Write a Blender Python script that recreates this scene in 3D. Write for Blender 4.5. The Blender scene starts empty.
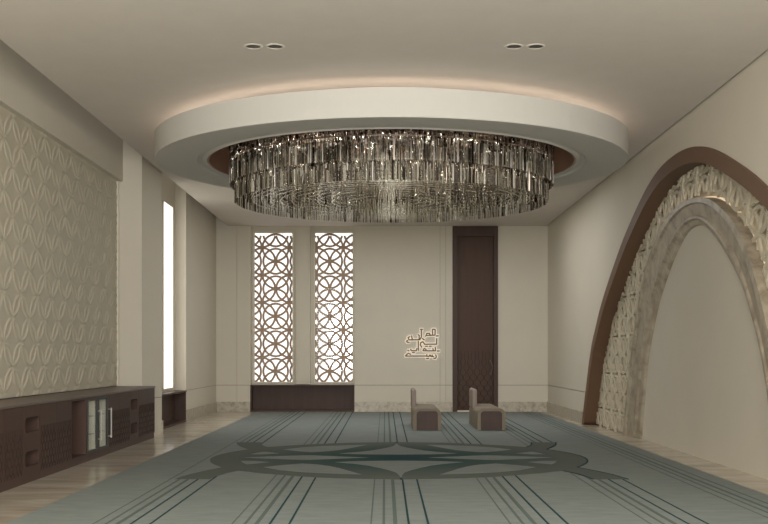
import bpy, bmesh, math, random
from mathutils import Vector
from mathutils.geometry import tessellate_polygon
random.seed(7)
PI = math.pi
S = bpy.context.scene
COL = S.collection

# ------------------------------------------------------------------ camera, world, lights, exposure
cam_d = bpy.data.cameras.new('camera'); cam = bpy.data.objects.new('camera', cam_d); COL.objects.link(cam)
cam.location = (0, 0, 1.4); cam.rotation_euler = (PI/2, 0, 0)
cam_d.sensor_width = 36; cam_d.lens = 50.0
cam_d.shift_x = -1/768; cam_d.shift_y = 93/768
cam_d.clip_start = 0.05; cam_d.clip_end = 200
S.camera = cam
S.view_settings.view_transform = 'Standard'; S.view_settings.look = 'None'
S.view_settings.gamma = 1; S.view_settings.use_curve_mapping = False
S.view_settings.exposure = 1.0
S.cycles.max_bounces = 8; S.cycles.diffuse_bounces = 5; S.cycles.transparent_max_bounces = 24
S.cycles.glossy_bounces = 4; S.cycles.transmission_bounces = 6
S.cycles.sample_clamp_indirect = 3; S.cycles.caustics_reflective = False; S.cycles.caustics_refractive = False

W = bpy.data.worlds.new('overcast sky'); S.world = W; W.use_nodes = True
W.node_tree.nodes['Background'].inputs[0].default_value = (1.0, 0.98, 0.95, 1)
W.node_tree.nodes['Background'].inputs[1].default_value = 0.75

def area(name, loc, rot, sx, sy, power, color):
    l = bpy.data.lights.new(name, 'AREA'); l.shape = 'RECTANGLE'; l.size = sx; l.size_y = sy
    l.energy = power; l.color = color
    o = bpy.data.objects.new(name, l); o.location = loc; o.rotation_euler = rot; COL.objects.link(o)
    return o
WARM = (1.0, 0.98, 0.955)
area('rear_fill_light', (0.3, -1.2, 2.4), (PI/2+0.04, 0, 0), 6.5, 3.6, 640, (1.0, 0.99, 0.975))  # added fill behind the camera, the rear wall has no window
area('hall_fill_front', (0.3, 7.5, 4.5), (0, 0, 0), 5.5, 5.0, 20, WARM)  # added overhead fill, no fixture hangs here
area('hall_fill_back', (0.6, 21.5, 4.5), (0, 0, 0), 5.0, 4.5, 62, WARM)  # second added fill overhead, towards the back wall, also without a fixture
area('left_slot_fill', (-4.2, 12.5, 5.22), (0, 0, 0), 0.45, 27, 3, WARM)  # added fill that lifts the dark slot beside the ceiling
area('left_window_daylight', (-4.85, 22.05, 2.6), (0, -PI/2, 0), 4.2, 1.4, 22, (1.0, 0.97, 0.9))
area('back_window_daylight', (-2.04, 26.95, 2.6), (-PI/2, 0, 0), 3.4, 4.2, 34, (1.0, 0.97, 0.92))

# ------------------------------------------------------------------ helpers
def lin(r, g, b):
    f = lambda c: ((c/255+0.055)/1.055)**2.4 if c/255 > 0.04045 else c/255/12.92
    return (f(r), f(g), f(b), 1)

MATS = {}
def mat(name, rgb, rough=0.6, metal=0.0, noise=None, scale=(1,1,1), bump=0.0, emis=0.0, coat=0.0, detail=4, fac=1.0, spec=0.5, mid=None):
    m = bpy.data.materials.new(name); m.use_nodes = True; MATS[name] = m
    nt = m.node_tree; p = nt.nodes['Principled BSDF']
    p.inputs['Base Color'].default_value = lin(*rgb)
    p.inputs['Roughness'].default_value = rough; p.inputs['Metallic'].default_value = metal
    p.inputs['Specular IOR Level'].default_value = spec
    if coat: p.inputs['Coat Weight'].default_value = coat; p.inputs['Coat Roughness'].default_value = 0.1
    if emis:
        p.inputs['Emission Color'].default_value = lin(*rgb); p.inputs['Emission Strength'].default_value = emis
    if noise:
        tc = nt.nodes.new('ShaderNodeTexCoord'); mp = nt.nodes.new('ShaderNodeMapping'); mp.inputs['Scale'].default_value = scale
        nz = nt.nodes.new('ShaderNodeTexNoise'); nz.inputs['Scale'].default_value = 1.0; nz.inputs['Detail'].default_value = detail
        nz.inputs['Roughness'].default_value = 0.6; nz.inputs['Distortion'].default_value = 0.4
        rp = nt.nodes.new('ShaderNodeValToRGB')
        rp.color_ramp.elements[0].position = 0.5-0.28/fac; rp.color_ramp.elements[1].position = min(1, 0.5+0.28/fac)
        rp.color_ramp.elements[0].color = lin(*noise); rp.color_ramp.elements[1].color = lin(*rgb)
        if mid:
            e = rp.color_ramp.elements.new(0.5); e.color = lin(*mid)
        L = nt.links.new
        L(tc.outputs['Object'], mp.inputs[0]); L(mp.outputs[0], nz.inputs[0]); L(nz.outputs[0], rp.inputs[0]); L(rp.outputs[0], p.inputs['Base Color'])
        if bump:
            b = nt.nodes.new('ShaderNodeBump'); b.inputs['Strength'].default_value = bump; b.inputs['Distance'].default_value = 0.01
            L(nz.outputs[0], b.inputs['Height']); L(b.outputs[0], p.inputs['Normal'])
    return m

def glass_mat(name, tint, gloss, rough=0.03, gl=(255,255,255)):
    m = bpy.data.materials.new(name); m.use_nodes = True; nt = m.node_tree
    for n in list(nt.nodes):
        if n.type != 'OUTPUT_MATERIAL': nt.nodes.remove(n)
    out = [n for n in nt.nodes if n.type == 'OUTPUT_MATERIAL'][0]
    t = nt.nodes.new('ShaderNodeBsdfTransparent'); t.inputs[0].default_value = lin(*tint)
    g = nt.nodes.new('ShaderNodeBsdfGlossy'); g.inputs['Roughness'].default_value = rough; g.inputs[0].default_value = lin(*gl)
    mx = nt.nodes.new('ShaderNodeMixShader'); mx.inputs[0].default_value = gloss
    nt.links.new(t.outputs[0], mx.inputs[1]); nt.links.new(g.outputs[0], mx.inputs[2]); nt.links.new(mx.outputs[0], out.inputs[0])
    return m

M_wall = mat('wall paint', (214,207,192), 0.75, noise=(209,202,187), scale=(0.8,0.8,0.8))
M_ceil = mat('ceiling paint', (214,207,199), 0.85, noise=(209,202,194), scale=(3,3,3))
M_ring = mat('ring plaster', (200,198,191), 0.8)
M_panel = mat('carved panel plaster', (194,187,168), 0.6)
M_groove = mat('shadow gap', (120,110,95), 0.9)
M_marble = mat('baseboard marble', (196,189,172), 0.35, noise=(140,131,115), scale=(11,11,11), detail=8, mid=(180,172,155), fac=1.2)
M_arch_marble = mat('arch marble', (186,176,156), 0.4, noise=(122,111,94), scale=(4.5,4.5,4.5), detail=12, mid=(164,153,134), fac=1.3)
M_floor = mat('floor marble', (208,202,188), 0.2, noise=(158,148,132), scale=(1.1,3.0,1), detail=12, mid=(189,180,163), fac=1.2)
M_carpet = mat('carpet pile', (138,145,142), 0.95, noise=(123,131,129), scale=(3,9,1), detail=12, fac=1.3, spec=0.1)
M_line_grey = mat('grey woven line', (96,108,104), 0.95, spec=0.1)
M_line_teal = mat('teal woven line', (30,66,70), 0.95, spec=0.1)
M_wood = mat('dark walnut', (80,60,51), 0.5, spec=0.3, noise=(67,49,41), scale=(14,14,0.8), detail=5)
M_groove_slot_shade = mat('carved line and slot shade', (48,34,29), 0.7)  # colour of the carved lines, and of the shade painted inside the slots
M_groove_dark = mat('door groove', (46,32,26), 0.8)
M_door = mat('door walnut', (80,56,42), 0.5, spec=0.3, noise=(69,47,34), scale=(16,16,0.7), detail=5)
M_top = mat('worktop', (98,84,76), 0.4)
M_arch_wood = mat('bronze brown frame', (110,84,64), 0.6)
M_copper = mat('copper lining', (164,124,98), 0.5, metal=0.2)
M_lattice = mat('window lattice wood', (176,152,132), 0.6)
M_frame = mat('window frame paint', (226,220,202), 0.5)
M_screen = mat('cream carved screen', (205,196,174), 0.6)
M_steel = mat('brushed steel', (214,212,206), 0.35, metal=0.6)
M_dark = mat('black gasket', (62,62,60), 0.5)
M_chrome = mat('chandelier metal', (190,180,170), 0.2, metal=1.0)
M_fabric = mat('taupe fabric', (144,134,119), 0.9, noise=(131,121,107), scale=(60,60,60), spec=0.2)
M_piping = mat('mauve fabric', (160,147,139), 0.9, spec=0.2)
M_fridge = mat('fridge liner', (236,230,218), 0.5)
M_cove = mat('warm cove lamp', (255,238,222), emis=1.5)
M_led = mat('warm led strip', (255,228,196), emis=0.32)
M_fridge_led = mat('fridge lamp', (255,250,240), emis=3.0)
M_pane_glow = mat('daylight glow pane', (255,250,238), emis=0.75)  # glows by itself, standing in for daylight through the side windows
M_speck = mat('white speck', (250,246,238), 0.5)
M_brown_letter = mat('brown letter face', (116,92,80), 0.6)
M_letter_glow = mat('letter halo glow', (234,226,212), 0.6, emis=0.13)  # cream glow paints the backlit halo round the letters
M_lamp_inner = mat('downlight reflector', (110,106,100), 0.5, metal=0.4)
M_lamp_trim = mat('downlight trim', (226,220,208), 0.5)
M_pane = glass_mat('window glass', (255,255,255), 0.06)
M_door_glass = glass_mat('fridge glass', (238,240,238), 0.05)
M_crystal = glass_mat('crystal', (240,240,236), 0.34, 0.12, (246,244,238))
M_crystal2 = glass_mat('smoky crystal', (206,204,198), 0.42, 0.15, (216,213,206))
M_smoke = glass_mat('dark crystal', (120,114,108), 0.35, 0.1, (150,142,134))

# medallion: grey at its ends, deep teal towards its middle (woven colour)
M_med = bpy.data.materials.new('medallion weave'); M_med.use_nodes = True
nt = M_med.node_tree; p = nt.nodes['Principled BSDF']; p.inputs['Roughness'].default_value = 0.95; p.inputs['Specular IOR Level'].default_value = 0.1
tc = nt.nodes.new('ShaderNodeTexCoord'); mp = nt.nodes.new('ShaderNodeMapping'); gr = nt.nodes.new('ShaderNodeTexGradient'); gr.gradient_type = 'SPHERICAL'
mp.inputs['Location'].default_value = (-0.18/2.5, -14.4/2.5, 0); mp.inputs['Scale'].default_value = (1/2.5, 1/2.5, 1/2.5)
rp = nt.nodes.new('ShaderNodeValToRGB'); rp.color_ramp.elements[0].color = lin(97,103,98); rp.color_ramp.elements[0].position = 0.08
rp.color_ramp.elements[1].color = lin(30,64,66); rp.color_ramp.elements[1].position = 0.95
e = rp.color_ramp.elements.new(0.5); e.color = lin(66,86,83)
nt.links.new(tc.outputs['Object'], mp.inputs[0]); nt.links.new(mp.outputs[0], gr.inputs[0]); nt.links.new(gr.outputs[0], rp.inputs[0]); nt.links.new(rp.outputs[0], p.inputs['Base Color'])

class MB:
    """collects shapes for one mesh object"""
    def __init__(s): s.v = []; s.f = []; s.m = []; s.mats = []
    def mi(s, m):
        if m not in s.mats: s.mats.append(m)
        return s.mats.index(m)
    def add(s, vs, fs, m):
        b = len(s.v); s.v += [tuple(q) for q in vs]; k = s.mi(m)
        for f in fs: s.f.append([b+i for i in f]); s.m.append(k)
    def box(s, a, b, m):
        x0,y0,z0 = a; x1,y1,z1 = b
        s.add([(x0,y0,z0),(x1,y0,z0),(x1,y1,z0),(x0,y1,z0),(x0,y0,z1),(x1,y0,z1),(x1,y1,z1),(x0,y1,z1)],
              [(3,2,1,0),(4,5,6,7),(0,1,5,4),(1,2,6,5),(2,3,7,6),(3,0,4,7)], m)
    def plate(s, loops, n0, n1, m, T):
        """flat plate with holes: loops of (u,v); T maps (u,v,n) to space"""
        L3 = [[Vector((u,v,0)) for u,v in lp] for lp in loops]
        flat = [q for lp in loops for q in lp]
        tris = tessellate_polygon(L3)
        N = len(flat)
        vs = [T(u,v,n0) for u,v in flat] + [T(u,v,n1) for u,v in flat]
        fs = []
        for t in tris:
            a,b,c = t
            fs.append((a,b,c)); fs.append((c+N,b+N,a+N))
        o = 0
        for lp in loops:
            n = len(lp)
            for i in range(n):
                j = (i+1) % n
                fs.append((o+i, o+j, o+j+N, o+i+N))
            o += n
        s.add(vs, fs, m)
    def bar(s, a, b, w, d, nrm, m):
        """box bar from a to b, width w in the plane, depth d along nrm"""
        a = Vector(a); b = Vector(b); n = Vector(nrm); t = (b-a)
        if t.length < 1e-6: return
        t.normalize(); sd = t.cross(n).normalized()*w/2; dn = n*d/2
        vs = [a-sd-dn, a+sd-dn, a+sd+dn, a-sd+dn, b-sd-dn, b+sd-dn, b+sd+dn, b-sd+dn]
        s.add(vs, [(0,1,2,3),(7,6,5,4),(0,4,5,1),(1,5,6,2),(2,6,7,3),(3,7,4,0)], m)
    def ribbon(s, pts, w, d, nrm, m, closed=False):
        """continuous bar of box section along pts"""
        P = [Vector(q) for q in pts]; n = Vector(nrm); K = len(P); vs = []
        for i in range(K):
            if closed: t = P[(i+1)%K]-P[i-1]
            else: t = P[min(i+1,K-1)]-P[max(i-1,0)]
            t.normalize(); sd = t.cross(n).normalized()*w/2; dn = n*d/2
            vs += [P[i]-sd-dn, P[i]+sd-dn, P[i]+sd+dn, P[i]-sd+dn]
        fs = []
        for i in range(K if closed else K-1):
            a = 4*i; b = 4*((i+1)%K)
            for k in range(4): fs.append((a+k, a+(k+1)%4, b+(k+1)%4, b+k))
        if not closed: fs += [(3,2,1,0), tuple(4*(K-1)+k for k in range(4))]
        s.add(vs, fs, m)
    def lathe(s, prof, m, c=(0,0,0), n=24, rx=1, ry=1, closed=False):
        vs = []; fs = []; K = len(prof)
        for i in range(n):
            a = 2*PI*i/n
            for r,z in prof: vs.append((c[0]+r*rx*math.cos(a), c[1]+r*ry*math.sin(a), c[2]+z))
        for i in range(n):
            j = (i+1)%n
            for k in range(K if closed else K-1):
                l = (k+1)%K
                fs.append((i*K+k, j*K+k, j*K+l, i*K+l))
        s.add(vs, fs, m)
    def tube(s, pts, r, m, n=8):
        P = [Vector(q) for q in pts]; vs = []; fs = []
        up = Vector((0.13,0.31,0.94))
        for i,q in enumerate(P):
            t = (P[min(i+1,len(P)-1)]-P[max(i-1,0)]).normalized(); a = t.cross(up).normalized(); b = t.cross(a)
            for k in range(n):
                w = 2*PI*k/n; vs.append(q + a*math.cos(w)*r + b*math.sin(w)*r)
        for i in range(len(P)-1):
            for k in range(n): fs.append((i*n+k, i*n+(k+1)%n, (i+1)*n+(k+1)%n, (i+1)*n+k))
        fs += [tuple(range(n)), tuple((len(P)-1)*n+k for k in range(n))]
        s.add(vs, fs, m)
    def build(s, name, parent=None, smooth=False, bevel=0, fix=True):
        me = bpy.data.meshes.new(name); me.from_pydata(s.v, [], s.f)
        for m in s.mats: me.materials.append(m)
        me.polygons.foreach_set('material_index', s.m)
        if smooth: me.polygons.foreach_set('use_smooth', [True]*len(me.polygons))
        me.update()
        if fix:
            bm = bmesh.new(); bm.from_mesh(me); bmesh.ops.recalc_face_normals(bm, faces=bm.faces); bm.to_mesh(me); bm.free()
        o = bpy.data.objects.new(name, me); COL.objects.link(o)
        if parent:
            o.parent = parent
            if parent.parent is None: o.location = -Vector(parent.location)   # parts are written in room coordinates
        if bevel:
            b = o.modifiers.new('bevel', 'BEVEL'); b.width = bevel; b.segments = 2; b.limit_method = 'ANGLE'
        return o

def tag(o, label=None, cat=None, group=None, kind=None):
    if label: o['label'] = label
    if cat: o['category'] = cat
    if group: o['group'] = group
    if kind: o['kind'] = kind
    return o
def thing(name, label, cat, loc, group=None, kind=None):
    o = bpy.data.objects.new(name, None); COL.objects.link(o); o.location = loc; o.empty_display_size = 0.2
    return tag(o, label, cat, group, kind)
def struct(name, mb, label=None, smooth=False, bevel=0):
    o = mb.build(name, smooth=smooth, bevel=bevel); o['kind'] = 'structure'
    if label: o['label'] = label
    return o

H = 4.585            # ceiling
YB = 26.35           # back wall
YF = -1.5            # rear wall behind the camera
XR = 4.02            # right wall
XL = -4.17           # left wall
GZ = 0.655           # groove line round the room

# ------------------------------------------------------------------ floor and ceiling
m = MB(); m.box((-4.9, YF-0.2, -0.12), (4.75, YB+0.45, 0), M_floor)
struct('floor', m, 'polished beige veined marble floor')

def ell(cx, cy, rx, ry, n=96, rev=False):
    L = [(cx+rx*math.cos(2*PI*i/n), cy+ry*math.sin(2*PI*i/n)) for i in range(n)]
    return L[::-1] if rev else L
lights = [(-1.36,11.01),(-1.134,11.01),(1.331,11.01),(1.553,11.01)]
m = MB()
m.plate([[(-3.88,YF),(3.985,YF),(3.985,YB),(-3.88,YB)]] + [ell(x,y,0.075,0.075,20) for x,y in lights], H, H+0.12, M_ceil, lambda u,v,n:(u,v,n))
m.box((-4.9,YF,5.25),(-3.86,YB+0.3,5.35), M_ceil)
m.box((3.9,YF,4.74),(4.3,YB+0.3,4.84), M_ceil)
m.box((-3.88,YF,H+0.12),(-3.80,YB,5.25), M_ceil)
m.box((3.93,YF,H+0.12),(3.985,YB,4.74), M_ceil)
struct('ceiling', m, 'flat grey-beige plaster ceiling')

# ------------------------------------------------------------------ walls
def panelled(mb, T, u0, u1, z1, joints=(), depth=0.12):
    """wall face with a horizontal groove and vertical joints; T(u,z,n): n=0 front, + into wall"""
    js = [u0]+list(joints)+[u1]; g = 0.005
    for a,b in zip(js[:-1], js[1:]):
        for z0_,z1_ in ((0,GZ-g),(GZ+g,z1)):
            aa = a+(g*0.6 if a != u0 else 0); bb = b-(g*0.6 if b != u1 else 0)
            p0 = T(aa,z0_,0); p1 = T(bb,z1_,depth)
            mb.box(tuple(min(x,y) for x,y in zip(p0,p1)), tuple(max(x,y) for x,y in zip(p0,p1)), M_wall)
    p0 = T(u0,0,0.02); p1 = T(u1,z1,depth+0.01)
    mb.box(tuple(min(x,y) for x,y in zip(p0,p1)), tuple(max(x,y) for x,y in zip(p0,p1)), M_groove)

TB = lambda u,z,n: (u, YB+n, z)
TL = lambda u,z,n: (XL-n, u, z)
BAY = (-3.33, -0.753)         # window bay of the back wall
WZ0, WZ1 = 0.731, 4.445
def bay_wall(mb, T, u0, wins, ztop=5.25, dep=0.28):
    """recessed wall with its window holes, from bay start u0"""
    u1 = u0+2.577
    mb.plate([[(u0-0.02,0.66),(u1+0.02,0.66),(u1+0.02,ztop),(u0-0.02,ztop)]]+[[(a,WZ0),(b,WZ0),(b,WZ1),(a,WZ1)] for a,b in wins],
             dep, dep+0.10, M_wall, lambda u,v,n: T(u,v,n))

m = MB()
panelled(m, TB, -4.9, BAY[0], 5.25, (-3.66,))
panelled(m, TB, BAY[1], 1.667, 4.75, (1.36, 1.50))
panelled(m, TB, 2.79, 4.4, 4.75)
for x0,x1 in ((BAY[0]-0.06,BAY[0]+0.006),(BAY[1]-0.006,BAY[1]+0.06)):      # window recess sides
    m.box((x0,YB+0.001,0.66),(x1,YB+0.38,5.25), M_wall)
m.box((BAY[0]-0.06,YB+0.02,4.7),(BAY[1]+0.06,YB+0.38,5.25), M_wall)
BW = ((-3.257,-2.313),(-1.742,-0.809))
bay_wall(m, TB, BAY[0], BW)
m.box((1.60,YB+0.13,0),(1.667,YB+0.4,4.75), M_wall); m.box((2.79,YB+0.13,0),(2.86,YB+0.4,4.75), M_wall)
m.box((1.6,YB+0.4,0),(2.86,YB+0.5,4.75), M_groove)
struct('wall_back', m, 'cream panelled back wall')

LB = (19.78, 22.36)
LW = ((19.87,20.45),(21.14,22.06))
m = MB()
panelled(m, TL, LB[1], YB+0.1, 5.25, (22.7,22.8))
panelled(m, TL, 18.89, LB[0], 5.25)
m.box((-4.7,LB[1]-0.006,0.66),(XL-0.001,LB[1]+0.06,5.25), M_wall)
m.box((-4.7,LB[0]-0.06,0.66),(XL-0.001,LB[0]+0.006,5.25), M_wall)
bay_wall(m, TL, LB[0], LW, dep=0.23)
# chamfered pier behind the end of the cabinets
PF = [(-4.62,18.075),(-4.12,18.075),(-3.95,18.83),(-3.95,18.88),(-4.62,18.88)]
g2 = 0.005
for za,zb in ((0,GZ-g2),(GZ+g2,5.25)): m.plate([PF], za, zb, M_wall, lambda u,v,n:(u,v,n))
m.plate([[(-4.6,18.09),(-4.125,18.09),(-3.965,18.83),(-3.965,18.87),(-4.6,18.87)]], 0.01, 4.9, M_groove, lambda u,v,n:(u,v,n))
m.box((-4.75,YF,0),(-4.62,18.88,5.25), M_wall)
struct('wall_left', m, 'cream left wall with projecting pier')

m = MB(); m.box((-4.62,YF,4.34),(-4.44,18.07,5.25), M_wall)
struct('wall_left_bulkhead', m, 'grey-beige bulkhead above the carved wall panel')
m = MB(); m.box((-4.9,YF-0.15,0),(4.75,YF,5.35), M_wall)
struct('wall_rear', m)

# ------------------------------------------------------------------ mihrab arch profiles (half width by height)
def smooth_half(tab, n=10):
    """Catmull-Rom through (z,u) rows listed from the floor up"""
    P = [(u,z) for z,u in tab]
    P = [(2*P[0][0]-P[1][0], -P[1][1])] + P + [(-P[-2][0], P[-2][1])]
    out = []
    for i in range(1, len(P)-2):
        p0,p1,p2,p3 = P[i-1:i+3]
        for k in range(n):
            t = k/n
            f = lambda a,b,c,d: 0.5*(2*b+(c-a)*t+(2*a-5*b+4*c-d)*t*t+(3*b-a-3*c+d)*t**3)
            out.append((f(p0[0],p1[0],p2[0],p3[0]), f(p0[1],p1[1],p2[1],p3[1])))
    out.append(P[-2]); return out
def resample(c, n):
    d = [0]
    for a,b in zip(c[:-1],c[1:]): d.append(d[-1]+math.hypot(b[0]-a[0],b[1]-a[1]))
    out = []; j = 0
    for i in range(n+1):
        s_ = d[-1]*i/n
        while j < len(d)-2 and d[j+1] < s_: j += 1
        t = (s_-d[j])/max(1e-9,d[j+1]-d[j]); out.append((c[j][0]+(c[j+1][0]-c[j][0])*t, c[j][1]+(c[j+1][1]-c[j][1])*t))
    out[0] = (out[0][0], 0.0)
    return out
K = 1.067; AC = 14.69
NARC = 44
brown_o = resample(smooth_half([(0,6.5*K),(1.39,5.68*K),(1.87,5.22*K),(2.45,4.5*K),(3.2,3.23*K),(3.6,2.38*K),(3.92,1.55*K),(4.1,0.8*K),(4.155,0)]), NARC)
def inset(c, w):
    out = []
    for i,(u,z) in enumerate(c):
        a = c[max(i-1,0)]; b = c[min(i+1,len(c)-1)]; tx,tz = b[0]-a[0], b[1]-a[1]; l = math.hypot(tx,tz)
        nx,nz = -tz/l, tx/l          # curve runs from the floor (large u) up to the apex
        out.append((max(0,u+nx*w), max(0,z+nz*w)))
    out[0] = (out[0][0], 0.0); out[-1] = (0, out[-1][1]); return out
brown_i = inset(brown_o, 0.20)
mar_o = resample(smooth_half([(0,3.66*K),(1.0,3.27*K),(1.84,2.85*K),(2.5,2.40*K),(2.95,1.92*K),(3.3,1.25*K),(3.46,0.7*K),(3.52,0)]), NARC)
mar_i = resample(smooth_half([(0,2.92*K),(1.0,2.62*K),(1.44,2.42*K),(1.9,2.1*K),(2.3,1.75*K),(2.7,1.22*K),(2.95,0.8*K),(3.12,0.4*K),(3.17,0)]), NARC)
def full(half):
    """whole arch as (y,z), from near foot over the apex to far foot"""
    return [(AC-u,z) for u,z in half] + [(AC+u,z) for u,z in half[-2::-1]]
TRt = lambda u,v,n: (n, u, v)

m = MB()
bo = full([(max(0,u-0.02),z) for u,z in inset(brown_o,0.02)])
g = 0.006
low = [(y,z) for y,z in bo if z < GZ-g]; 
def at_z(half, z):
    for (u0,z0),(u1,z1) in zip(half[:-1],half[1:]):
        if z0 <= z <= z1: return u0+(u1-u0)*(z-z0)/max(1e-9,z1-z0)
hi_ = inset(brown_o,0.02)
ua, ub = at_z(hi_,GZ-g), at_z(hi_,GZ+g)
up = [(AC-ub,GZ+g)]+[(y,z) for y,z in bo if z > GZ+g]+[(AC+ub,GZ+g)]
m.plate([[(YF,GZ+g)]+up+[(YB+0.05,GZ+g),(YB+0.05,4.74),(YF,4.74)]], XR, XR+0.12, M_wall, TRt)
nl = [(y,z) for y,z in bo if z < GZ-g and y < AC]; fl = [(y,z) for y,z in bo if z < GZ-g and y > AC]
m.plate([[(YF,0)]+nl+[(AC-ua,GZ-g),(YF,GZ-g)]], XR, XR+0.12, M_wall, TRt)
m.plate([[(AC+ua,GZ-g)]+fl+[(YB+0.05,0),(YB+0.05,GZ-g)]], XR, XR+0.12, M_wall, TRt)
m.box((XR+0.125,YB-4.5,0),(XR+0.16,YB+0.05,4.74), M_groove)
m.plate([[(AC-7.3,0),(AC+7.3,0),(AC+7.3,4.5),(AC-7.3,4.5)]], 4.34, 4.44, M_screen, TRt)   # wall behind the carved screen
m.box((XR+0.16,YF,0),(4.44,AC-7.3,4.74), M_wall); m.box((XR+0.16,AC+7.3,0),(4.44,YB+0.05,4.74), M_wall)
m.box((XR+0.12,YF,4.5),(4.44,YB+0.05,4.74), M_wall)
struct('wall_right', m, 'cream right wall with the arched niche')

def sweep(mb, A, B, prof, mt, x0=None):
    """arch moulding between curves A (outer) and B (inner); prof rows (fraction A->B, x)"""
    vs = []; fs = []; P = len(prof); n = len(A)
    for (ya,za),(yb,zb) in zip(A,B):
        for a,x in prof: vs.append((x, ya+(yb-ya)*a, za+(zb-za)*a))
    for i in range(n-1):
        for k in range(P): fs.append((i*P+k,(i+1)*P+k,(i+1)*P+(k+1)%P,i*P+(k+1)%P))
    fs += [tuple(range(P)), tuple((n-1)*P+k for k in range(P))]
    mb.add(vs, fs, mt)

arch = thing('mihrab_arch', 'large brown framed arch niche with cream carved screen and marble surround, right wall', 'arch', (4.1, AC, 0))
m = MB(); sweep(m, full(brown_o), full(brown_i), [(0,4.12),(0,3.985),(1,3.985),(1,4.33),(0.85,4.33),(0.85,4.12)], M_arch_wood)
m.build('outer_frame', arch)
m = MB(); sweep(m, full(mar_o), full(mar_i), [(0,4.335),(0,4.14),(0.16,4.14),(0.20,4.175),(0.62,4.21),(0.66,4.19),(0.74,4.19),(0.80,4.23),(0.96,4.25),(1.0,4.28),(1.0,4.335)], M_arch_marble)
m.build('marble_surround', arch)
m = MB(); mi_f = full([(max(0,u),z) for u,z in mar_i]); m.plate([mi_f], 4.29, 4.335, M_wall, TRt)
m.build('niche_back', arch)
# glowing strip behind the outer edge of the marble
mo_out = inset(mar_o, -0.015); m = MB(); a_ = full(mo_out); b_ = full(mar_o)
sweep(m, a_, b_, [(0,4.325),(0,4.29),(1,4.29),(1,4.325)], M_led)
m.build('light_strip', arch)

def inside(y, z, half):
    """height of the arch curve over this y, compared with z"""
    u = abs(y-AC)
    if z < 0: return False
    w = at_z(half, z)
    return w is not None and u <= w
def overlap_circles(cells, ra, rb, py, pz, n=40):
    """circle centres: (ra at cell centres) and (rb at edge midpoints) on a py x pz grid"""
    for ci,cj in cells:
        yield (ci*py, cj*pz, ra)
        yield ((ci+0.5)*py, cj*pz, rb)
        yield (ci*py, (cj+0.5)*pz, rb)
m = MB(); PY, PZ = 0.68, 0.686
bi2 = inset(brown_o, 0.17); mo2 = inset(mar_o, -0.045)
kx = 0
cells = [(i,j) for i in range(-11,12) for j in range(-1,8)]   # nine rows a column
NA = 36
for cy,cz,r in overlap_circles(cells, 0.456, 0.485, PY, PZ):
    cy += AC+0.12; cz += 0.024; kx += 1; kc = (kx%3)*4+((kx//3)%2)+2*((kx//27)%2)
    if abs(cy-AC) > 7.4: continue
    pts = [(cy+r*PY*math.cos(2*PI*k/NA), cz+r*PZ*math.sin(2*PI*k/NA)) for k in range(NA+1)]
    ok = [inside(y,z,bi2) and not inside(y,z,mo2) for y,z in pts]
    run = []
    for k in range(NA+1):
        if ok[k]: run.append((4.23+0.0011*kc, pts[k][0], pts[k][1]))
        if (not ok[k] or k == NA) and run:
            if len(run) > 1: m.ribbon(run, 0.046, 0.032, (1,0,0), M_screen)
            run = []
m.build('carved_screen', arch, fix=False)

# ------------------------------------------------------------------ baseboards
def bb(name, boxes, label=None):
    mb = MB()
    for a,b in boxes: mb.box(a,b,M_marble)
    return struct(name, mb, label)
bh = 0.245
bb('baseboard_back', [((XL,YB-0.025,0),(BAY[0],YB,bh)), ((BAY[1],YB-0.025,0),(1.667,YB,bh)), ((2.79,YB-0.025,0),(XR,YB,bh))])
bb('baseboard_left', [((XL,LB[1],0),(XL+0.025,YB-0.025,bh)), ((XL,18.84,0),(XL+0.025,LB[0],bh)), ((-3.96,18.83,0),(-3.925,18.90,bh))])
bb('baseboard_right', [((XR-0.025,AC+6.5*K+0.01,0),(XR,YB-0.025,bh)), ((XR-0.025,YF,0),(XR,AC-6.5*K-0.01,bh))])

# ------------------------------------------------------------------ windows with lattice
def window(name, T, a, b, pat_u, nrm, p=0.676, dn=0, pane=None):
    c = T((a+b)/2, WZ0, 0.3); w = thing(name, None, None, c); w['kind'] = 'structure'
    m = MB(); fr = 0.035
    m.plate([[(a-0.03,WZ0-0.03),(b+0.03,WZ0-0.03),(b+0.03,WZ1+0.03),(a-0.03,WZ1+0.03)],[(a,WZ0),(b,WZ0),(b,WZ1),(a,WZ1)]], 0.262+dn, 0.30+dn, M_frame, lambda u,v,n:T(u,v,n))
    m.build('window_frame', w)
    m = MB(); pz = 0.687; z0 = 3.743; n = 40; kk = 0
    for i in range(-2,3):
        for j in range(-6,4):
            for cu,cz,r in ((pat_u+i*p, z0+j*pz, 0.456), (pat_u+(i+0.5)*p, z0+j*pz, 0.482), (pat_u+i*p, z0+(j+0.5)*pz, 0.482)):
                kk += 1
                pts = [(cu+r*p*math.cos(2*PI*k/n), cz+r*pz*math.sin(2*PI*k/n)) for k in range(n+1)]
                run = []
                for k in range(n+1):
                    q = pts[k]; ok = a-0.03 < q[0] < b+0.03 and WZ0-0.03 < q[1] < WZ1-0.02
                    if ok: run.append(T(min(max(q[0],a),b), max(q[1],WZ0), 0.32+dn+0.0011*(kk%3*4+(i%2)*2+j%2)))
                    if (not ok or k == n) and run:
                        if len(run) > 1: m.ribbon(run, 0.052, 0.04, nrm, M_lattice)
                        run = []
    m.build('lattice_screen', w, fix=False)
    pd = 0.366 if pane is None else 0.272+dn
    m = MB(); m.plate([[(a,WZ0),(b,WZ0),(b,WZ1),(a,WZ1)]], pd, pd+0.006, pane or M_pane, lambda u,v,n:T(u,v,n)); m.build('pane', w)
    return w
window('window_1', TB, BW[0][0], BW[0][1], -2.733, (0,1,0))['label'] = 'left lattice window of the back wall'
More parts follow.
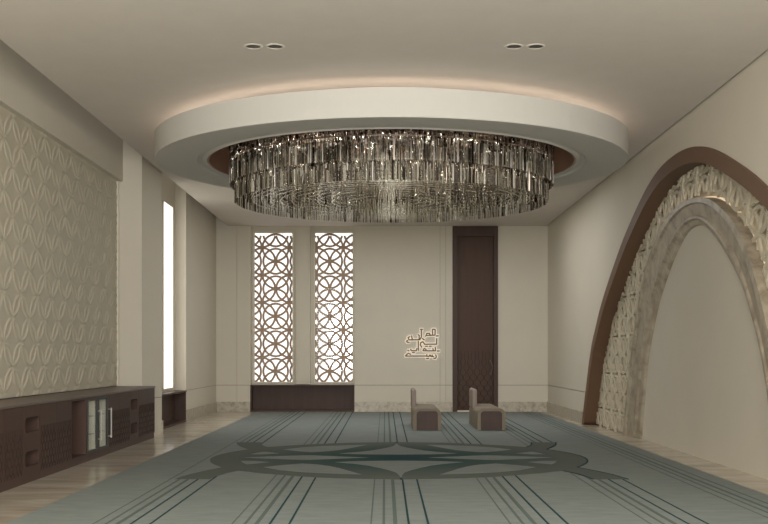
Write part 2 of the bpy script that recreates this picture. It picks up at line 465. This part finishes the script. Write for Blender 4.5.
w2 = window('window_2', TB, BW[1][0], BW[1][1], -1.381, (0,1,0)); w2['label'] = 'right lattice window of the back wall'
window('window_3', TL, LW[0][0], LW[0][1], 20.36, (1,0,0), dn=-0.05, pane=M_pane_glow)
window('window_4', TL, LW[1][0], LW[1][1], 21.6, (1,0,0), dn=-0.05, pane=M_pane_glow)['label'] = 'narrow lattice window of the left wall seen from the side'
# pale broken patch drawn as white specks on the lower middle of the right lattice
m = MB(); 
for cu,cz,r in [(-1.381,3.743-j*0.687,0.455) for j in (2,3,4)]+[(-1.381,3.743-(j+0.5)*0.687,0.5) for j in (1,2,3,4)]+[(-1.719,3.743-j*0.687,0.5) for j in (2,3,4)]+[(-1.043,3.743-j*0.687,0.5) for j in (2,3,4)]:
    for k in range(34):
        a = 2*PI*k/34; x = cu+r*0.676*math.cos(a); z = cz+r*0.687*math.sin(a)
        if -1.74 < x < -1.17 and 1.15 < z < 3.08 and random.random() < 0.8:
            m.box((x-0.018,YB+0.29,z-0.014),(x+0.018,YB+0.31,z+0.014), M_speck)
o = m.build('white_speck', w2); o['kind'] = 'stuff'

m = MB(); m.box((-2.215,YB+0.10,0.68),(-1.857,YB+0.28,5.25), M_wall); m.box((-2.17,YB+0.085,0.74),(-1.90,YB+0.10,4.45), M_wall)
struct('trim_1', m, 'flat cream mullion panel between the two back windows')
m = MB(); m.box((XL-0.23,20.52,0.68),(XL-0.19,20.86,5.25), M_wall); struct('trim_2', m)

# wooden window boxes under both bays
def window_box(T, u0, u1, label):
    c = T((u0+u1)/2, 0, 0.14); w = thing('window_bench', label, 'bench', c, None)
    def bx(name, a0, a1, z0, z1, n0, n1):
        p0 = T(a0,z0,n0); p1 = T(a1,z1,n1); mb = MB()
        mb.box(tuple(min(x,y) for x,y in zip(p0,p1)), tuple(max(x,y) for x,y in zip(p0,p1)), M_wood); mb.build(name, w)
    bx('seat_top', u0, u1, 0.625, 0.66, -0.012, 0.37)
    bx('side_panel', u0, u0+0.035, 0.0, 0.625, 0, 0.35); bx('side_panel', u1-0.035, u1, 0.0, 0.625, 0, 0.35)
    bx('bottom_panel', u0+0.035, u1-0.035, 0.0, 0.04, 0, 0.35)
    bx('back_panel', u0+0.035, u1-0.035, 0.04, 0.625, 0.24, 0.26)
window_box(TB, BAY[0], BAY[1], 'dark wooden open window bench under the two back lattice windows')
window_box(TL, LB[0], LB[1], 'dark wooden open window bench under the left side window beside the pier')

# ------------------------------------------------------------------ door
def carve(mb, T, u0, u1, za, zb, pitch, rowh, amp, nfront, wid=0.006, fade=0.45, ztop=None, mt=None):
    """vertical grooves that swing into a chain of long hexagons low down and run straight above"""
    n = max(2, round((u1-u0)/pitch)); pt = (u1-u0)/n
    for k in range(n+1):
        pts = []
        N = 60; zt = ztop or zb
        for i in range(N+1):
            z = za+(zt-za)*i/N
            f = 1.0 if z < zb-fade else max(0, (zb-z)/fade)
            ph = ((z-za)/rowh) % 1.0
            tri = max(-1, min(1, 1.7*math.cos(2*PI*ph)))
            u = u0+pt*k + (1 if k%2 else -1)*tri*amp*pt*f
            u = min(max(u,u0),u1)
            pts.append(T(u,z,nfront))
        d = Vector(T(0,0,1))-Vector(T(0,0,0))
        mb.ribbon(pts, wid, 0.006, d, mt or M_groove_slot_shade)
dr = thing('door_1', None, None, (2.23,YB,0)); dr['kind'] = 'structure'; dr['label'] = 'tall narrow dark walnut door'
m = MB(); m.box((1.667,YB-0.03,0),(1.785,YB+0.16,H+0.1), M_wood); m.box((2.685,YB-0.03,0),(2.79,YB+0.16,H+0.1), M_wood); m.box((1.785,YB-0.02,4.34),(2.685,YB+0.16,H+0.1), M_wood)
m.build('door_frame', dr)
m = MB(); m.box((1.785,YB+0.09,0.03),(2.685,YB+0.14,4.34), M_door)
carve(m, TB, 1.80, 2.67, 0.06, 1.55, 0.085, 0.26, 0.42, 0.088, wid=0.013, ztop=1.5, fade=0.8, mt=M_groove_dark)
m.build('door_leaf', dr)
m = MB(); m.tube([(2.60+0.06*math.sin(PI*t/10), YB+0.05+0.035*abs(t-5)/5, 0.90+0.38*t/10) for t in range(11)], 0.008, M_lamp_inner); m.build('door_handle', dr)
m = MB(); m.box((1.785,YB-0.01,0),(2.685,YB+0.14,0.028), M_frame); m.build('threshold', dr)

# ------------------------------------------------------------------ calligraphy
cal = thing('wall_calligraphy', 'small brown Arabic calligraphy with a pale glowing halo on the back wall left of the door', 'wall lettering', (0.85,YB,1.4))
strokes = [
 [(487,182)],[(460,100),(458,172),(345,176),(330,188)],[(425,96),(428,172)],[(425,96),(460,97)],[(345,176),(350,150),(385,148),(395,172)],
 [(280,98),(280,195),(262,225)],[(280,98)],[(290,215),(318,232)],[(262,232),(120,234),(105,205),(130,190)],[(250,230),(252,178),(235,165)],[(150,180),(160,225)],[(105,240),(85,250),(95,266),(122,266)],
 [(480,215),(480,290),(322,292),(300,258),(272,270),(266,300),(285,330)],[(345,318)],
 [(240,250),(240,375)],[(500,380)],[(462,330),(464,378),(300,376),(318,345),(345,362)],[(430,345),(436,372)],[(395,318)],
 [(222,345),(214,376),(146,376),(140,352)],[(100,372),(120,376)],[(176,398)],
 [(465,428),(476,455),(462,478),(440,474)],[(445,452),(405,452),(392,430),(380,452),(330,445),(70,446)],[(420,430),(424,455)],[(350,425),(352,445)],[(74,440),(108,410),(140,425)],[(360,478)],
]
def P3(q, n): return (((400+q[0]/13.1)-385)/40.5, YB-n, 1.4-((322+q[1]/13.1)-355)/40.5)
mb_b = MB(); mb_f = MB()
for st in strokes:
    for i in range(max(1,len(st)-1)):
        a = P3(st[i],0.012); b = P3(st[i+1],0.012) if len(st) > 1 else (a[0]+0.03,a[1],a[2]+0.001)
        if len(st) == 1: a = (a[0]-0.03,a[1],a[2])
        d = (Vector(b)-Vector(a)).normalized()
        e0 = Vector(a)-d*0.022; e1 = Vector(b)+d*0.022
        mb_b.bar(e0, e1, 0.085, 0.024, (0,1,0), M_letter_glow)
        a2 = Vector(a)-d*0.006; b2 = Vector(b)+d*0.006; off = Vector((0,-0.018,0))
        mb_f.bar(a2+off, b2+off, 0.03, 0.012, (0,1,0), M_brown_letter)
mb_b.build('letter_halo', cal); mb_f.build('letter_face', cal)

# ------------------------------------------------------------------ carved wall panel over the cabinets
import numpy as np
def relief():
    y0,y1,z0,z1 = 9.0,18.0,0.885,4.345; st = 0.015
    ny = int((y1-y0)/st)+1; nz = int((z1-z0)/st)+1
    Y,Z = np.meshgrid(np.linspace(y0,y1,ny), np.linspace(z0,z1,nz))
    P = 0.61; R = P/2
    hgt = np.zeros_like(Y)
    u = (Y-12.96)/P+100; v = (Z-2.47)/P+100
    iu = np.floor(u*2); iv = np.floor(v*2)
    for di in range(-2,4):
        for dj in range(-2,4):
            ci = iu+di; cj = iv+dj
            odd = ((ci+cj) % 2) == 1
            d = np.hypot((u*2-ci)*R, (v*2-cj)*R)
            r = np.exp(-((d-R*0.93)/0.014)**2)*odd
            hgt = np.maximum(hgt, r)
    # dips where four petals meet
    a = (u*2) % 2; b = (v*2) % 2
    for (p,q) in ((0,0),(1,1),(2,0),(0,2),(2,2)):
        d = np.hypot((a-p)*R,(b-q)*R); hgt -= 1.1*np.exp(-(d/0.045)**2)
    X = -4.53+0.015*hgt
    vs = np.stack([X.ravel(),Y.ravel(),Z.ravel()],1).tolist()
    fs = [(j*ny+i, j*ny+i+1, (j+1)*ny+i+1, (j+1)*ny+i) for j in range(nz-1) for i in range(ny-1)]
    return vs, fs
m = MB(); vs,fs = relief(); m.add(vs,fs,M_panel)
b = len(m.v); 
m.box((-4.615,9.0,0.885),(-4.575,18.0,4.335), M_panel)
o = struct('wall_left_panel', m, 'cream carved relief panel of interlaced petals above the cabinets', smooth=True)
m = MB(); m.box((-4.61,18.005,0.885),(-4.50,18.045,4.335), M_frame); struct('trim_3', m)

# ------------------------------------------------------------------ cabinets along the left wall
CX = -3.90; CB = -4.60; CT = 0.845
def Tc(u,z,n): return (CX-n, u, z)
def cab(y0, y1, label, group=None):
    c = thing('cabinet', label, 'cabinet', ((CX+CB)/2, (y0+y1)/2, 0), group)
    m = MB(); m.box((CB,y0+0.002,0),(CX-0.012,y1-0.002,0.085), M_wood); m.build('plinth', c)
    return c
def body(c, y0, y1, open_=False):
    m = MB()
    if not open_:
        m.box((CB,y0+0.002,0.085),(CX-0.022,y1-0.002,CT), M_wood)
    else:
        m.box((CB,y0+0.002,0.085),(CB+0.02,y1-0.002,CT), M_wood)
        m.box((CB+0.02,y0+0.002,0.085),(CX,y1-0.002,0.105), M_wood)
        m.box((CB+0.02,y0+0.002,CT-0.025),(CX,y1-0.002,CT), M_wood)
        m.box((CB+0.02,y0+0.002,0.105),(CX,y0+0.02,CT-0.025), M_wood)
        m.box((CB+0.02,y1-0.02,0.105),(CX,y1-0.002,CT-0.025), M_wood)
    m.build('body', c)
def carved_unit(y0, y1, label, n=2):
    c = cab(y0,y1,label); body(c,y0,y1); w = (y1-y0)/n
    for k in range(n):
        a = y0+k*w+0.003; b = y0+(k+1)*w-0.003; m = MB()
        m.box((CX-0.02,a,0.088),(CX,b,CT-0.004), M_wood)
        carve(m, Tc, a+0.03, b-0.03, 0.10, 0.56, 0.052, 0.17, 0.45, -0.002, wid=0.007, fade=0.12, ztop=0.60)
        m.build('door', c)
def rrect(u0,u1,z0,z1,r,n=5):
    pts = []
    for cu,cz,a0 in ((u1-r,z1-r,0),(u0+r,z1-r,90),(u0+r,z0+r,180),(u1-r,z0+r,270)):
        for k in range(n+1):
            a = math.radians(a0+90*k/n); pts.append((cu+r*1.6*math.cos(a)*0+r*math.cos(a), cz+r*math.sin(a)))
    return pts
def slot_unit(y0, y1, label):
    c = cab(y0,y1,label)
    m = MB(); m.box((CB,y0+0.002,0.085),(CX-0.20,y1-0.002,CT), M_groove_slot_shade)  # dark back paints the shade inside the slot openings
    m.box((CX-0.2,y0+0.002,0.085),(CX-0.022,y0+0.02,CT), M_wood); m.box((CX-0.2,y1-0.02,0.085),(CX-0.022,y1-0.002,CT), M_wood); m.build('body', c)
    mid = (y0+y1)/2; hw = 0.225
    m = MB(); m.plate([[(y0+0.003,0.088),(y1-0.003,0.088),(y1-0.003,CT-0.004),(y0+0.003,CT-0.004)], rrect(mid-hw,mid+hw,0.18,0.345,0.05), rrect(mid-hw,mid+hw,0.55,0.715,0.05)], 0.0, 0.02, M_wood, lambda u,v,n: Tc(u,v,n))
    m.build('front_panel', c)
k = 1.067
carved_unit(8.57,9.69,'dark walnut cabinet unit at the left edge of the row, partly out of frame')
carved_unit(9.69*1.0,10.90,'carved walnut cabinet unit left of the nearer slotted drawers',2)
carved_unit(10.90,11.50,'narrow carved walnut cabinet unit directly left of the nearer slotted drawers',1)
slot_unit(10.78*k,11.32*k,'walnut drawer unit with two rounded openings, nearer of the two')
carved_unit(11.32*k,12.43*k,'walnut cabinet unit with carved doors between slotted drawers and open niche')
c = cab(12.43*k,13.07*k,'dark open niche unit beside the glass fronted fridge'); body(c,12.43*k,13.07*k,True)
c = cab(13.07*k,14.12*k,'wooden housing around the glass fronted fridge')
body(c,13.07*k,14.12*k,True)
carved_unit(14.13*k,15.27*k,'walnut cabinet unit with carved doors between the fridge and the farther slotted drawers')
slot_unit(15.27*k,15.82*k,'walnut drawer unit with two rounded openings, farther of the two')
carved_unit(15.82*k,16.93*k,'last carved walnut cabinet unit at the far end of the row')
m = MB(); m.box((CB,8.57,CT),(CX+0.012,18.065,CT+0.03), M_top)
tag(m.build('worktop', bevel=0.004), 'long brown worktop running over all the left wall cabinets', 'worktop')

# fridge: two glass doors
fy0, fy1 = 13.10*k, 14.09*k
fr = thing('minibar_fridge', 'glass fronted white fridge with two doors built into the walnut cabinets', 'fridge', (-4.15,(fy0+fy1)/2,0.106))
m = MB(); x0,x1 = CB+0.03, CX-0.02; z0_,z1_ = 0.106, CT-0.027
m.box((x0,fy0,z0_),(x0+0.015,fy1,z1_), M_fridge); m.box((x0,fy0,z0_),(x1,fy1,z0_+0.015), M_fridge); m.box((x0,fy0,z1_-0.015),(x1,fy1,z1_), M_fridge)
m.box((x0,fy0,z0_),(x1,fy0+0.012,z1_), M_fridge); m.box((x0,fy1-0.012,z0_),(x1,fy1,z1_), M_fridge)
ym = (fy0+fy1)/2; m.box((x0,ym-0.01,z0_),(x1,ym+0.01,z1_), M_fridge)
m.build('body', fr)
m = MB(); m.box((x0+0.02,fy0+0.015,z1_-0.03),(x0+0.05,fy1-0.015,z1_-0.02), M_fridge_led); m.build('light_strip', fr)
for zz in (0.33,0.57):
    for a,b in ((fy0+0.013,ym-0.011),(ym+0.011,fy1-0.013)):
        m = MB(); m.box((x0+0.016,a,zz),(x1-0.03,b,zz+0.008), M_door_glass); m.build('shelf', fr)
for a,b in ((fy0,ym-0.003),(ym+0.003,fy1)):
    d = MB(); fw = 0.03
    for p0,p1 in (((a,z0_),(b,z0_+fw)),((a,z1_-fw),(b,z1_)),((a,z0_+fw),(a+fw,z1_-fw)),((b-0.075,z0_+fw),(b,z1_-fw))):
        d.box((CX-0.018,p0[0],p0[1]),(CX+0.008,p1[0],p1[1]), M_dark)
    do = d.build('door', fr)
    g_ = MB(); g_.box((CX-0.008,a+fw,z0_+fw),(CX-0.002,b-0.075,z1_-fw), M_door_glass); g_.build('door_glass', do)
    hm = MB(); hy = b-0.03
    hm.tube([(CX+0.05,hy,0.24),(CX+0.05,hy,0.66)], 0.010, M_steel)
    for zz in (0.26,0.64): hm.tube([(CX+0.006,hy,zz),(CX+0.05,hy,zz)], 0.007, M_steel)
    hm.build('handle', do)

# ------------------------------------------------------------------ carpet
m = MB(); CZ = 0.014
m.box((-3.12,2.0,0.0),(3.79,YB-0.36,CZ), M_carpet)
def quarter(L): return [(u,v) for u,v in L]
XC, YC = 0.18, 14.40
OQ = [(0,2.54),(0.4,2.49),(0.74,2.43),(1.0,2.32),(1.33,2.12),(1.655,1.90),(1.85,1.71),(1.95,1.65),(2.03,1.86),(2.09,2.12),(2.14,2.51),(2.53,2.51),(2.50,2.28),(2.45,2.03),(2.36,1.72),(2.19,1.25),(2.31,0.98),(2.40,0.73),(2.46,0.5),(2.50,0.25)]
loop = [(-u,-v) for u,v in OQ]+[(-2.515,0)]+[(-u,v) for u,v in OQ[::-1]]+[(u,v) for u,v in OQ[1:]]+[(2.515,0)]+[(u,-v) for u,v in OQ[:0:-1]]
holes = []
Hq1 = [(2.07,0.45),(2.0,0.72),(1.93,0.91),(1.79,0.78),(1.65,0.605),(1.87,0.45)]
Hq2 = [(1.69,1.23),(1.55,1.06),(1.42,0.92),(1.23,0.78),(1.03,0.90),(0.86,1.10),(0.72,1.37),(0.61,1.64),(0.44,2.06),(0.80,1.97),(1.14,1.83),(1.44,1.6)]
for sx in (1,-1):
    for sy in (1,-1):
        holes += [[(sx*u,sy*v) for u,v in Hq1], [(sx*u,sy*v) for u,v in Hq2]]
    hb = [(2.12,0),(1.73,0.18),(1.31,0.335),(1.16,0.335),(0.8,0.18),(0.35,0),(0.8,-0.18),(1.16,-0.335),(1.31,-0.335),(1.73,-0.18)]
    holes.append([(sx*u,v) for u,v in hb])
hc = [(0,2.41),(0.02,2.1),(0.05,1.85),(0.144,1.57),(0.26,1.32),(0.39,1.07),(0.56,0.86),(0.86,0.607),(0.64,0.50),(0.4,0.44),(0,0.41)]
hcf = hc+[(-u,v) for u,v in hc[-2:0:-1]]
holes += [hcf, [(u,-v) for u,v in hcf]]
S4 = lambda L: [(XC+u, YC+v) for u,v in L]
m.plate([S4(loop)]+[S4(h) for h in holes], CZ-0.004, CZ+0.003, M_med, lambda u,v,n:(u,v,n))
# teal edging of the two tips and lobe ends on the right
def line(x, w, mt, spans):
    for a,b in spans: m.box((x-w/2,a,CZ-0.004),(x+w/2,b,CZ+0.0025), mt)
y_near, y_far = 2.0, YB-0.36
def med_cut(x):
    """where the medallion's outline starts at this x (half depth)"""
    u = abs(x-XC)
    if u > 2.53: return None
    pr = None
    for (u0,v0),(u1,v1) in zip(OQ[:-1],OQ[1:]):
        if min(u0,u1) <= u <= max(u0,u1) and u1 != u0:
            v = v0+(v1-v0)*(u-u0)/(u1-u0); pr = v if pr is None else max(pr,v)
    return pr
for gcx in (-2.395,-1.255,-0.115,1.03,2.18,3.26):
    for off,w,mt in ((0,0.012,M_line_grey),(0.105,0.022,M_line_grey),(0.20,0.034,M_line_grey),(0.31,0.018,M_line_teal),(0.47,0.018,M_line_teal)):
        x = gcx+off
        if x > 3.7: continue
        mt2 = M_line_grey if gcx > 3 else mt
        v = med_cut(x)
        if v is None: line(x, w, mt2, [(y_near,y_far)])
        else: line(x, w, mt2, [(y_near,YC-v+0.01),(YC+v-0.01,y_far)])
for pts in ([(XC+0.0,YC+2.54),(XC,YC+2.41)],[(XC,YC-2.54),(XC,YC-2.41)]):
    m.ribbon([(x,y,CZ+0.001) for x,y in pts], 0.03, 0.008, (0,0,1), M_line_teal)
edge = [(2.36,1.72),(2.19,1.25),(2.31,0.98),(2.40,0.73),(2.46,0.5),(2.50,0.25),(2.515,0),(2.50,-0.25),(2.46,-0.5),(2.40,-0.73),(2.31,-0.98),(2.19,-1.25)]
m.ribbon([(XC+u,YC+v,CZ+0.001) for u,v in edge], 0.022, 0.008, (0,0,1), M_line_teal)
for sy in (1,-1):
    m.ribbon([(XC+2.19,YC+sy*1.25,CZ+0.001),(XC+2.36,YC+sy*1.72,CZ+0.001),(XC+2.45,YC+sy*2.03,CZ+0.001),(XC+2.53,YC+sy*2.51,CZ+0.001)], 0.022, 0.008, (0,0,1), M_line_teal)
    m.ribbon([(XC+1.95,YC+sy*1.65,CZ+0.001),(XC+2.03,YC+sy*1.86,CZ+0.001),(XC+2.09,YC+sy*2.12,CZ+0.001),(XC+2.14,YC+sy*2.51,CZ+0.001)], 0.022, 0.008, (0,0,1), M_line_teal)
tag(m.build('prayer_carpet'), 'large grey-green carpet with teal interlaced medallion and row lines on the marble floor', 'carpet')

# ------------------------------------------------------------------ padded benches
def make_bench(x, y, label):
    b = thing('padded_bench', label, 'bench', (x,y,CZ+0.003))
    w,l,h,r = 0.515, 1.95, 0.40, 0.11
    z = CZ+0.003
    # fabric cover wraps over the top like an upside-down U
    def arch_pts(hw, top, rr, n=7):
        P = [(-hw, z)]
        for k in range(n+1):
            a = PI-PI/2*k/n; P.append((-hw+rr+rr*math.cos(a), top-rr+rr*math.sin(a)))
        for k in range(n+1):
            a = PI/2-PI/2*k/n; P.append((hw-rr+rr*math.cos(a), top-rr+rr*math.sin(a)))
        P.append((hw, z)); return P
    out = arch_pts(w/2, z+h, r); inn = arch_pts(w/2-0.062, z+h-0.05, r*0.55)
    m = MB(); lo = out+inn[::-1]
    m.plate([[(x+w/2+u,v) for u,v in lo]], y, y+l, M_fabric, lambda u,v,n:(u,n,v))
    m.build('cushion_cover', b, bevel=0.012)
    for ya in (y+0.012, y+l-0.05):
        m = MB(); m.plate([[(x+w/2+u,v) for u,v in arch_pts(w/2-0.064, z+h-0.052, r*0.5)]], ya, ya+0.038, M_wood, lambda u,v,n:(u,n,v)); m.build('end_panel', b)
    m = MB(); n = 6; yb0, yb1 = y+1.05, y+l
    m.box((x+0.008,yb0+0.02,z+h-0.05),(x+0.078,yb1-0.02,z+0.70), M_fabric)
    step = (yb1-yb0)/n
    for k in range(n):
        ya = yb0+k*step
        m.add(*cush(x-0.004, x+0.086, ya+0.004, ya+step-0.004, z+h-0.04, z+0.725), M_piping if k%2 == 0 else M_fabric)
    m.build('backrest', b, smooth=False)
    return b
def cush(x0,x1,y0,y1,z0,z1,n=6):
    """vertical padded roll with rounded top"""
    vs = []; fs = []; cx,cy = (x0+x1)/2,(y0+y1)/2; hx,hy = (x1-x0)/2,(y1-y0)/2; K_ = 16
    lv = [(z0,1),(z1-hx,1)]+[(z1-hx+hx*math.sin(PI/2*k/n), math.cos(PI/2*k/n)*0.98+0.02) for k in range(1,n+1)]
    for z,s_ in lv:
        for k in range(K_):
            a = 2*PI*k/K_; ca,sa = math.cos(a), math.sin(a)
            ex = math.copysign(abs(ca)**0.5, ca); ey = math.copysign(abs(sa)**0.5, sa)
            vs.append((cx+hx*ex*s_, cy+hy*ey*(0.6+0.4*s_), z))
    for i in range(len(lv)-1):
        for k in range(K_): fs.append((i*K_+k,i*K_+(k+1)%K_,(i+1)*K_+(k+1)%K_,(i+1)*K_+k))
    fs.append(tuple(range(K_))[::-1]); fs.append(tuple((len(lv)-1)*K_+k for k in range(K_)))
    return vs, fs
make_bench(0.52, 19.6, 'taupe padded bench with short backrest standing left, under the wall calligraphy')
make_bench(1.70, 19.6, 'taupe padded bench with short backrest standing right, in front of the tall dark door')

# ------------------------------------------------------------------ ceiling ring
RX, RY0 = 0.09, 15.27
ra, rb, ha, hb_ = 3.32, 3.17, 2.60, 2.51
zr0, zr1 = 4.10, 4.43
ring = thing('ceiling_ring', 'wide white oval drop ceiling ring around the chandelier with glowing upper edge', 'ceiling ring', (RX,RY0,zr0))
def eloop(mb, prof, mt, n=144):
    """prof rows (t, z): t=0 outer ellipse, t=1 hole ellipse"""
    vs = []; fs = []; Pn = len(prof)
    for i in range(n):
        a = 2*PI*i/n
        for t,z in prof: vs.append((RX+(ra+(ha-ra)*t)*math.cos(a), RY0+(rb+(hb_-rb)*t)*math.sin(a), z))
    for i in range(n):
        j = (i+1)%n
        for k2 in range(Pn): fs.append((i*Pn+k2,j*Pn+k2,j*Pn+(k2+1)%Pn,i*Pn+(k2+1)%Pn))
    mb.add(vs, fs, mt)
m = MB(); eloop(m, [(0,zr0+0.01),(0,zr1),(0.06,zr1),(0.06,zr1-0.06),(0.86,zr1-0.06),(0.86,H-0.002),(1.0,H-0.002),(1.0,zr0+0.02),(0.985,zr0+0.004),(0.92,zr0+0.03),(0.84,zr0+0.03),(0.80,zr0),(0.01,zr0)], M_ring)
m.build('ring_body', ring, bevel=0)
m = MB(); eloop(m, [(1.0,zr0+0.015),(1.0,H-0.002),(1.03,H-0.002),(1.03,zr0+0.015)], M_copper); m.build('hole_lining', ring)
m = MB(); eloop(m, [(0.42,zr1-0.055),(0.42,zr1-0.02),(0.50,zr1-0.02),(0.50,zr1-0.055)], M_cove); m.build('light_strip', ring)

# ------------------------------------------------------------------ chandelier
ch = thing('crystal_chandelier', 'huge round tiered chandelier of hanging glass rods inside the ceiling ring', 'chandelier', (RX,RY0,H))
fy = 0.965
m = MB(); m.lathe([(0.0,H-0.03),(2.32,H-0.03),(2.32,H-0.002),(0.0,H-0.002)], M_copper, (RX,RY0,0), 72, 1, fy, True); m.build('canopy_plate', ch)
SC = 1.053
tiers = [ # radius, rod z ranges, spacing
 (2.17,[(4.52,4.34),(4.36,4.14),(4.17,3.93),(3.96,3.67)],0.029),
 (2.10,[(4.50,4.22),(4.20,3.98),(3.92,3.68),(3.70,3.45)],0.029),
 (1.97,[(4.40,4.10),(4.08,3.82),(3.76,3.47)],0.06),
 (1.75,[(4.45,4.15),(4.10,3.85),(3.80,3.50)],0.08),
 (1.50,[(4.35,4.05),(3.98,3.74),(3.72,3.48)],0.09),
 (1.22,[(4.30,4.0),(3.9,3.66),(3.70,3.49)],0.10),
 (0.92,[(4.25,3.95),(3.76,3.48)],0.10),
 (0.6,[(4.25,3.95),(3.76,3.48)],0.10),
 (0.3,[(4.25,3.95),(3.76,3.48)],0.10)]
tiers = [(r*SC, [(min(4.55,1.4+(a-1.4)*SC), 1.4+(b-1.4)*SC) for a,b in zs if 1.4+(b-1.4)*SC < 4.45], sp) for r,zs,sp in tiers]
m = MB()
for r,zs,_ in tiers:
    for z in sorted({q for rng in zs for q in rng[:1]}):
        rr = 0.007
        m.lathe([(r-0.012,z-rr),(r+0.012,z-rr),(r+0.012,z+rr),(r-0.012,z+rr)], M_chrome, (RX,RY0,0), 72, 1, fy, True)
for k in range(12):
    a = 2*PI*k/12+0.1
    for z in (4.52,4.20,3.90,3.84):
        m.bar((RX+0.25*math.cos(a),RY0+0.25*fy*math.sin(a),z),(RX+2.08*math.cos(a),RY0+2.08*fy*math.sin(a),z),0.014,0.014,(0,0,1),M_chrome)
for r in (1.97,1.85,1.72,1.58,1.42,1.25,1.05,0.85,0.62,0.4):
    for z in [3.59+0.05*q for q in range(7)]:
        m.lathe([(r-0.006,z-0.003),(r+0.006,z-0.003),(r+0.006,z+0.003),(r-0.006,z+0.003)], M_crystal, (RX,RY0,0), 48, 1, fy, True)
m.build('support_frame', ch)
for k in range(8):
    a = 2*PI*k/8+0.2; r = 0.9; m = MB(); m.tube([(RX+r*math.cos(a),RY0+r*math.sin(a),4.555),(RX+r*math.cos(a),RY0+r*math.sin(a),3.9)],0.022,M_copper if k%2 else M_chrome); m.build('hanging_pole', ch)
def rod(mb, x, y, z0, z1, w, rot, mt):
    c,s_ = math.cos(rot)*w, math.sin(rot)*w
    vs = [(x+c,y+s_,z0),(x-s_,y+c,z0),(x-c,y-s_,z0),(x+s_,y-c,z0),(x+c,y+s_,z1),(x-s_,y+c,z1),(x-c,y-s_,z1),(x+s_,y-c,z1)]
    mb.add(vs, [(3,2,1,0),(4,5,6,7),(0,1,5,4),(1,2,6,5),(2,3,7,6),(3,0,4,7)], mt)
stuff = MB(); singles = []
for ti,(r,zs,sp) in enumerate(tiers):
    n = int(2*PI*r/sp); top = max(z for z,_ in zs); bot = min(z for _,z in zs)
    for i in range(n):
        a = 2*PI*i/n; z = bot+(0.0 if ti <= 1 else random.uniform(0,0.06)); li = 0
        while z < top-0.05:
            L = random.uniform(0.10,0.26) if ti <= 1 else random.uniform(0.07,0.2)
            if ti <= 1 and li == 0: L = 0.21+random.uniform(-0.09,0.09)
            if z > (bot+0.16 if ti == 0 else bot+0.4): L = random.uniform(0.03,0.10)
            z1 = min(z+L, top+0.02)
            rr = r+random.uniform(-.02,.012); da = random.uniform(-.3,.3)*2*PI/n
            x = RX+rr*math.cos(a+da); y = RY0+rr*fy*math.sin(a+da)
            q = random.random()
            mt = M_crystal if q < 0.36 else M_crystal2 if q < 0.70 else M_smoke if q < 0.92 else M_chrome
            w = random.choice((0.006,0.008,0.010,0.012)); rot = random.uniform(0,PI/2)
            if ti == 0 and li == 0 and math.sin(a) < -0.05 and i%2 == 0 and len(singles) < 100: singles.append((x,y,z,z1,w,rot,mt))
            else: rod(stuff, x, y, z, z1, w, rot, mt)
            z = z1+random.uniform(0.004,0.03); li += 1
for s_ in singles:
    q = MB(); rod(q, *s_); q.build('crystal_rod', ch, fix=False)
o = stuff.build('crystal_rods', ch, fix=False); o['kind'] = 'stuff'
for k in range(10):
    a = 2*PI*k/10; r = 1.35
    l = bpy.data.lights.new('chandelier_lamp','POINT'); l.energy = 3.0; l.color = (1,0.94,0.86); l.shadow_soft_size = 0.05
    lo = bpy.data.objects.new('chandelier_lamp', l); COL.objects.link(lo); lo.parent = ch; lo.location = (r*math.cos(a), r*math.sin(a), 4.3-H)

# ------------------------------------------------------------------ downlights
names = ['leftmost of the four round recessed downlights in the ceiling','second round recessed downlight from the left in the ceiling',
         'third round recessed downlight from the left in the ceiling','rightmost of the four round recessed downlights in the ceiling']
for (x,y),lb in zip(lights,names):
    d = thing('downlight', lb, 'ceiling light', (x,y,H), 'recessed downlights in front of the ceiling ring')
    m = MB(); m.lathe([(0.072,-0.002),(0.074,-0.007),(0.098,-0.003),(0.100,0.0)], M_lamp_trim, (x,y,H), 28, closed=True); m.build('trim_ring', d, smooth=True)
    m = MB(); m.lathe([(0.0,0.085),(0.045,0.085),(0.073,0.0),(0.0735,0.0),(0.048,0.09),(0.0,0.09)], M_lamp_inner, (x,y,H), 28); m.build('reflector', d, smooth=True)
    m = MB(); m.lathe([(0.0,0.05),(0.026,0.055),(0.03,0.07),(0.028,0.084),(0.0,0.084)], M_lamp_trim, (x,y,H), 16); m.build('bulb', d, smooth=True)
